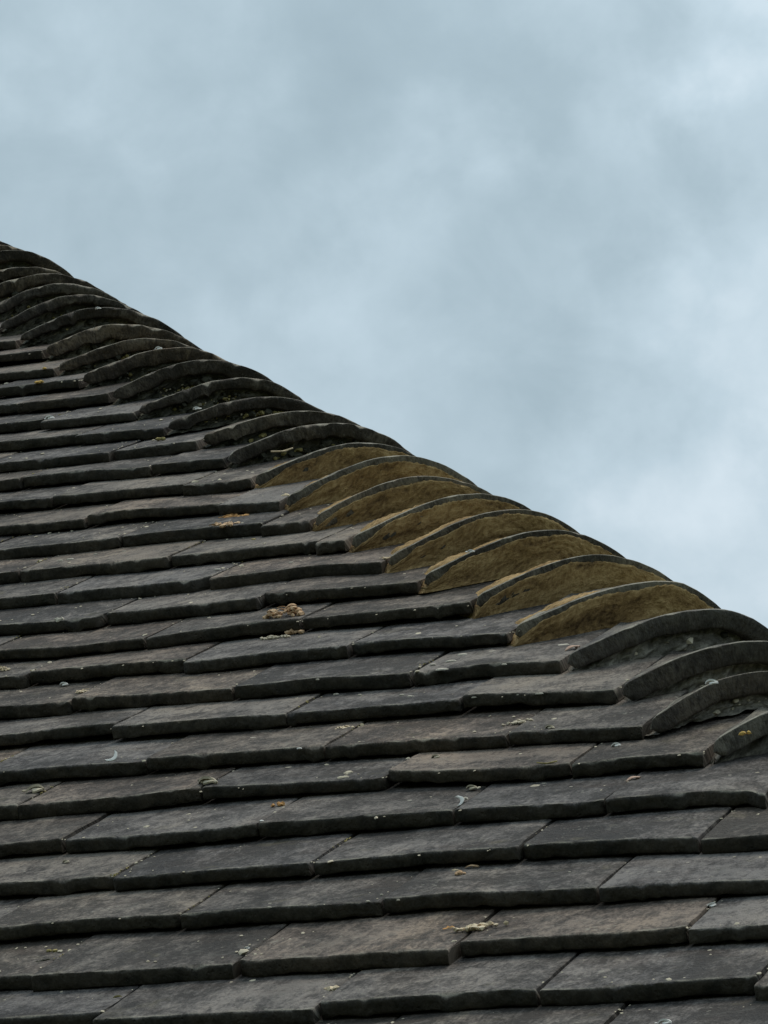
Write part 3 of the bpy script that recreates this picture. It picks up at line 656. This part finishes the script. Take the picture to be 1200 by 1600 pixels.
def make_mortar(r, kind, mid, nt_=150, nq=18):
    """bedding mortar filling the arch between a bonnet and the one below it"""
    V, F, UV = [], [], []; sd = r * 11.3; arc = 0; prev = None
    step = (bon_frame(r)[0] - bon_frame(r - 1)[0]).dot(EH)
    for i in range(nt_ + 1):
        t = -0.985 + 1.97 * i / nt_
        P0 = bon_outer(r, t, 0); e = 0.01
        tg = (bon_outer(r, t + e if t < .98 else t, 0) - bon_outer(r, t - e if t > -.98 else t, 0)); tg -= EH * tg.dot(EH); tg.normalize()
        nn = tg.cross(EH)
        if nn.dot(EN) < 0: nn = -nn
        if prev is not None: arc += (P0 - prev).length
        prev = P0
        l = (P0 - mid).dot(EL)
        foot = P0 + EN * (under(r - 1, l, P0) - P0.dot(EN) - 0.003)
        if kind == 'brown':
            cover = 0.26 + 0.20 * nz(t * 2.2, sd) + 0.16 * nz(t * 6, sd + 1) + 0.07 * nz(t * 30, sd + 2) + 0.05 * nz(t * 75, sd + 3)
            if abs(t) > 0.84: cover += (abs(t) - 0.84) * 1.2
            cover = min(max(cover, 0.06), 0.97)
            head = P0 - nn * (thick_of(r) * cover)
        else:
            head = P0 - nn * (thick_of(r) * 0.86)
        for j in range(nq + 1):
            q = j / nq
            P = head.lerp(foot, q)
            if kind == 'brown':
                pr = 0.0022 * min(q / 0.05, 1) + 0.0022 * min(q / 0.3, 1) * (0.5 + 0.5 * fb(arc * 34, q * 1.6, sd + 5)) + 0.0007 * nz(arc * 200, q * 7, sd + 6)
                pr = max(pr, 0.0016)
                pr += 0.008 * max(0, q - 0.75)
                if j == 0: pr = -0.004
            else:
                dp = 0.011 if kind == 'grey' else 0.012
                am = 0.0065 if kind == 'grey' else 0.008
                pr = -dp + am * fb(arc * 42, q * 1.9, sd + 5) + am * 0.45 * nz(arc * 150, q * 6, sd + 6) + 0.016 * max(0, q - 0.15)
                if j == 0: pr = -0.016
            V.append(P - EH * pr - mid); UV.append((arc, q * 0.035))
    m_ = nq + 1
    for i in range(nt_):
        for j in range(nq): F.append((i * m_ + j, i * m_ + j + 1, (i + 1) * m_ + j + 1, (i + 1) * m_ + j))
    # back of the bed, so that it is a solid body
    nb = len(V)
    for i in range(nt_ + 1):
        V.append(V[i * m_] + EH * 0.05 - EN * 0.012); V.append(V[i * m_ + nq] + EH * 0.05 - EN * 0.012); UV.append((i * .003, .1)); UV.append((i * .003, .12))
    for i in range(nt_):
        F.append((nb + 2 * i, nb + 2 * i + 2, (i + 1) * m_, i * m_) if False else (i * m_, (i + 1) * m_, nb + 2 * i + 2, nb + 2 * i))
        F.append((i * m_ + nq, nb + 2 * i + 1, nb + 2 * i + 3, (i + 1) * m_ + nq))
        F.append((nb + 2 * i, nb + 2 * i + 2, nb + 2 * i + 3, nb + 2 * i + 1))
    F.append(tuple([j for j in range(m_)] + [nb + 1, nb])); F.append(tuple([nt_ * m_ + j for j in reversed(range(m_))] + [nb + 2 * nt_, nb + 2 * nt_ + 1]))
    return mesh('mortar_bed', V, F, UV, sharp=1.2)
def fill_bits(r, kind, me, mid, bo):
    """crumbs of moss, grit and lichen packed under a bonnet, joined as one part"""
    rd = random.Random(r * 17 + 5)
    for nm_, mk, cnt, sz, lo, hi in (('moss_packing', 'dark', 70, 0.0036, 0.25, 1.0), ('lichen_bits', 'pale' if kind == 'grey' else 'olive', 70, 0.0024, 0.45, 1.0), ('lichen_bits', 'pale', 44, 0.0018, 0.55, 1.0)):
        if kind == 'grey' and mk == 'dark': cnt = 8
        if kind == 'grey': cnt = cnt // 3
        Vb, Fb = [], []
        for k in range(cnt):
            t = rd.uniform(-.9, .9); q = rd.uniform(lo, hi)
            if mk != 'dark': t = t * .55 + rd.choice((-.35, .1, .35)) * rd.random()
            P0 = bon_outer(r, t, 0); l = (P0 - mid).dot(EL)
            zb = under(r - 1, l, P0); zt = P0.dot(EN) - thick_of(r) * 1.1
            if zt - zb < 0.003: continue
            c = P0 + EN * (zt + (zb - zt) * q - P0.dot(EN)) + EH * rd.uniform(0.001, 0.008) - mid
            lv, lf = lump(c, sz * math.exp(rd.gauss(0, .4)), rd, .8); o_ = len(Vb)
            Vb += lv; Fb += [tuple(o_ + i for i in f) for f in lf]
        if Vb:
            pb = link(nm_, mesh(nm_, Vb, Fb), bo, MAT[mk]); pb['kind'] = 'stuff'
for r in range(-8, 40):
    me, mid = make_bonnet(r)
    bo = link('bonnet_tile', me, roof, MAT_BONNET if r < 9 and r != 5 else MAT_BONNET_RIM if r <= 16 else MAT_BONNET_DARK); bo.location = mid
    kind = 'brown' if 9 <= r <= 16 else ('grey' if r < 9 else 'dark')
    mo = link('mortar_bed', make_mortar(r, kind, mid), bo, MAT_MORTAR[kind])
    if kind != 'brown': fill_bits(r, kind, me, mid, bo)
    if kind == 'brown': mo['label'] = 'ochre brown mortar smeared over the front of the bonnet tile'
# ------------------------------------------------------------------ ridge and walls (outside the picture)
vr = ROW_HI * GA
rv, rf = [], []
uR_ = hip_u(vr) + 0.02; k = 0; u = uR_
while u > -3.2:
    b0 = len(rv)
    for uu in (u, u - 0.298):
        for i in range(9):
            a = math.pi * i / 8
            for rr in (0.125, 0.110):
                w = Vector((0, math.cos(a) * rr, math.sin(a) * rr - 0.035))     # world y, z
                rv.append((uu, vr + (w.y + w.z) * C45, (w.z - w.y) * C45))
    for i in range(8):
        for q in (0, 1):
            rf.append((b0 + 2 * i + q, b0 + 2 * i + 2 + q, b0 + 18 + 2 * i + 2 + q, b0 + 18 + 2 * i + q))
        for e in (0, 18): rf.append((b0 + e + 2 * i, b0 + e + 2 * i + 1, b0 + e + 2 * i + 3, b0 + e + 2 * i + 2))
    u -= 0.30
ridge = link('ridge_tile', mesh('ridge_tile', rv, rf, [(x, y) for x, y, z in rv]), roof, MAT_BONNET); ridge['kind'] = 'stuff'
bpy.context.view_layer.update(); RM = roof.matrix_world.copy()
pe = RM @ Vector((hip_u(ROW_LO * GA), ROW_LO * GA, -0.05))
x1, y0, zt = pe.x - 0.22, pe.y + 0.22, pe.z - 0.02
x0, y1 = -3.1, y0 + 7.0
wv_ = [RM.inverted() @ Vector(q) for q in [(x, y, z) for z in (0, zt) for x, y in ((x0, y0), (x1, y0), (x1, y1), (x0, y1))]]
link('wall', mesh('wall', wv_, [(0, 1, 5, 4), (1, 2, 6, 5), (2, 3, 7, 6), (3, 0, 4, 7), (4, 5, 6, 7)], smooth=False), roof, MAT['brick'])

# ------------------------------------------------------------------ what has fallen or grown on the tiles
def join_parts(parts):
    V, F = [], []
    for v, f in parts:
        b = len(V); V += v; F += [tuple(b + i for i in q) for q in f]
    return V, F
def flake(c, l, w, curl, rd, th=0.0005, yaw=None, arch=None):
    """a curled strip: a dry leaf scrap, a bud scale, a feather"""
    n = 9; yaw = rd.uniform(0, 6.3) if yaw is None else yaw
    pit = rd.uniform(-.35, .35) if arch is None else arch
    R = Matrix.Rotation(yaw, 3, 'Z') @ Matrix.Rotation(pit, 3, 'X')
    V, F = [], []
    for i in range(n):
        a = i / (n - 1) - 0.5; ang = curl * a
        x = math.sin(ang) / curl * l; z = (math.cos(ang) - math.cos(curl / 2)) / abs(curl) * l
        ww = w * (1 - (2 * abs(a)) ** 2.4 * 0.85) * (1 + .2 * nz(a * 6, l * 900))
        for sy in (-.5, .5):
            for sz in (0, th): V.append(tuple(Vector(c) + R @ Vector((x, sy * ww, z + sz))))
    for i in range(n - 1):
        b = 4 * i
        for p, q in ((0, 1), (1, 3), (3, 2), (2, 0)): F.append((b + p, b + q, b + 4 + q, b + 4 + p))
    F += [(0, 2, 3, 1), (4 * n - 4, 4 * n - 3, 4 * n - 1, 4 * n - 2)]
    return V, F
def stalk(c, l, r, rd, yaw, bend=0.15):
    V, F = [], []; n = 7
    R = Matrix.Rotation(yaw, 3, 'Z')
    for i in range(n):
        a = i / (n - 1) - .5
        for k in range(5):
            t = k * math.tau / 5
            V.append(tuple(Vector(c) + R @ Vector((a * l, bend * l * (a * a) * 2 + r * math.cos(t), r + r * math.sin(t) + .12 * l * abs(a)))))
    for i in range(n - 1):
        for k in range(5):
            q = (k + 1) % 5; F.append((5 * i + k, 5 * i + q, 5 * i + 5 + q, 5 * i + 5 + k))
    F += [tuple(reversed(range(5))), tuple(5 * n - 5 + k for k in range(5))]
    return V, F
def debris(name, cat, label, pos, form, size, mats, seed, group=None, yaw=0.0):
    """pos in roof axes, size in metres across; the piece lies on what is under it"""
    rd = random.Random(seed); parts = []; size *= 1.2
    if form == 'heap':                       # a broken pad of dried moss
        for k in range(46):
            a, q = rd.uniform(0, 6.28), rd.random() ** .5
            x, y = math.cos(a) * q * size * .5, math.sin(a) * q * size * .30
            h = (1 - q * q) * size * .20
            parts.append(lump((x, y, rd.uniform(0, 1) * h + .0006), size * rd.uniform(.045, .10), rd, .8))
        for k in range(16):
            a, q = rd.uniform(0, 6.28), rd.random() ** .5
            parts.append(flake((math.cos(a) * q * size * .48, math.sin(a) * q * size * .3, (1 - q * q) * size * .22), size * rd.uniform(.15, .3), size * .08, rd.uniform(.6, 1.8), rd))
    elif form == 'crumbs':
        for k in range(30):
            x = rd.gauss(0, .24) * size; y = x * math.tan(yaw) * .6 + rd.gauss(0, .09) * size
            parts.append(lump((x, y, size * .03), size * rd.uniform(.035, .115), rd, .8))
        for k in range(4): parts.append(flake((rd.gauss(0, .2) * size, rd.gauss(0, .1) * size, size * .05), size * .25, size * .08, 1.2, rd))
    elif form == 'crumb':
        for k in range(5): parts.append(lump((rd.gauss(0, .22) * size, rd.gauss(0, .13) * size, size * .12), size * rd.uniform(.16, .32), rd, .8))
    elif form == 'curl':                     # an arched dry scale standing on its two ends
        parts.append(flake((0, 0, 0), size * .85, size * .5, 1.7, rd, size * .1, yaw, -.3))
        parts.append(flake((size * .12, -size * .08, 0), size * .55, size * .4, 1.4, rd, size * .08, yaw + .7, .2))
        for k in range(3): parts.append(lump((rd.gauss(0, .25) * size, rd.gauss(0, .12) * size, size * .07), size * rd.uniform(.08, .15), rd, .8))
    elif form == 'leaf':
        parts.append(flake((0, 0, size * .04), size, size * .30, 1.3, rd, size * .03, yaw, .1))
        parts.append(flake((size * .3 * math.cos(yaw), size * .3 * math.sin(yaw) + size * .06, size * .05), size * .5, size * .22, 1.6, rd, size * .03, yaw + .5, .1))
    elif form == 'feather':                  # hangs over the tail edge, its vane against the edge
        v_, f_ = stalk((0, 0, 0), size * .85, size * .15, rd, 0.0, 0.8)
        tr = Matrix.Translation((0, 0.0, size * .22)) @ Matrix.Rotation(0.75, 4, 'X') @ Matrix.Rotation(yaw, 4, 'Z') @ Matrix.Diagonal((1, 1, .35, 1))
        parts.append(([tuple(tr @ Vector((x, y, z - .12 * size * abs(x) / size))) for x, y, z in v_], f_))
    elif form == 'straw':
        parts.append(stalk((0, 0, 0), size, size * .035, rd, yaw)); parts.append(stalk((size * .12, size * .05, 0), size * .5, size * .03, rd, yaw + .4))
    elif form == 'nest':                     # dark moss pad under a pale arched leaf
        for k in range(16): parts.append(lump((rd.gauss(0, .17) * size, rd.gauss(0, .1) * size, size * .12), size * rd.uniform(.10, .2), rd))
    V_, F_ = join_parts(parts)
    o = link(name, mesh(name, V_, F_, sharp=.6), None, MAT[mats])
    o.matrix_world = RM @ Matrix.Translation(Vector(pos)) @ Matrix.Rotation(-math.atan(SLOPE), 4, 'X')
    tag(o, label, cat, group); return o
for i, d_ in enumerate(DEBRIS):
    name, cat, label, pos, form, size, mats, yaw = d_
    debris(name, cat, label, pos, form, size, mats, 50 + i, yaw=yaw)

# lichen crusts and tiny crumbs bonded to the tiles: part of the roof
def surf(u, v):
    best = None
    for (row, a, b) in TILES:
        if a <= u < b and row * GA <= v:
            if best is None or row > best: best = row
    return best
rd = random.Random(31)
for (u, v, r) in LICHENS:
    row = surf(u, v)
    if row is None: continue
    w = v - row * GA; n = 16; V = []
    for i in range(n):
        a = math.tau * i / n; q = r * (1 + .35 * nz(math.cos(a) * 1.3 + u * 99, math.sin(a) * 1.3 + v * 99))
        V.append((math.cos(a) * q * 1.6, math.sin(a) * q * .9, -SLOPE * math.sin(a) * q * .9 - .0004))
    for i in range(n):
        x, y, z = V[i]; V.append((x * .75, y * .75, -SLOPE * y * .75 + 0.0006))
    F = [(i, (i + 1) % n, n + (i + 1) % n, n + i) for i in range(n)] + [tuple(n + i for i in range(n))]
    o = link('lichen_patch', mesh('lichen_patch', V, F), roof, MAT['lichen'])
    o.location = (u, v, -SLOPE * w + .0004)
Vs, Fs = [], []
for (row, a, b) in TILES:
    for k in range(rd.randint(8, 24)):
        u = rd.uniform(a + .003, b - .003)
        if rd.random() < .35: u = (a if rd.random() < .5 else b) + rd.gauss(0, .004)
        w = rd.uniform(.004, .092) if rd.random() < .6 else rd.uniform(.001, .008) if rd.random() < .4 else rd.uniform(.07, .097); r = .0007 * math.exp(abs(rd.gauss(0, .62)))
        p = (u, row * GA + w, -SLOPE * w)
        lv, lf = lump((0, 0, 0), r, rd, .45); c = len(Vs)
        Vs += [(x + p[0], y + p[1], z + p[2]) for x, y, z in lv[:]]; Fs += [tuple(c + i for i in q) for q in lf]
sp_ = link('lichen_specks', mesh('lichen_specks', Vs, Fs), roof, MAT['pale']); sp_['kind'] = 'stuff'

# grit and moss crumbs gathered in the joints and under the tails
Vs, Fs = [], []
for (row, a, b) in TILES:
    if rd.random() < .5:
        c0 = rd.uniform(.012, .085)
        for k in range(rd.randint(3, 9)):
            w = min(max(rd.gauss(c0, .012), .003), .095); r = .0009 * math.exp(rd.gauss(0, .35))
            lv, lf = lump((a + rd.gauss(0, .0017), row * GA + w, -SLOPE * w), r, rd, .7); c = len(Vs)
            Vs += lv; Fs += [tuple(c + i for i in q) for q in lf]
jc = link('joint_crumbs', mesh('joint_crumbs', Vs, Fs), roof, MAT['olive']); jc['kind'] = 'stuff'
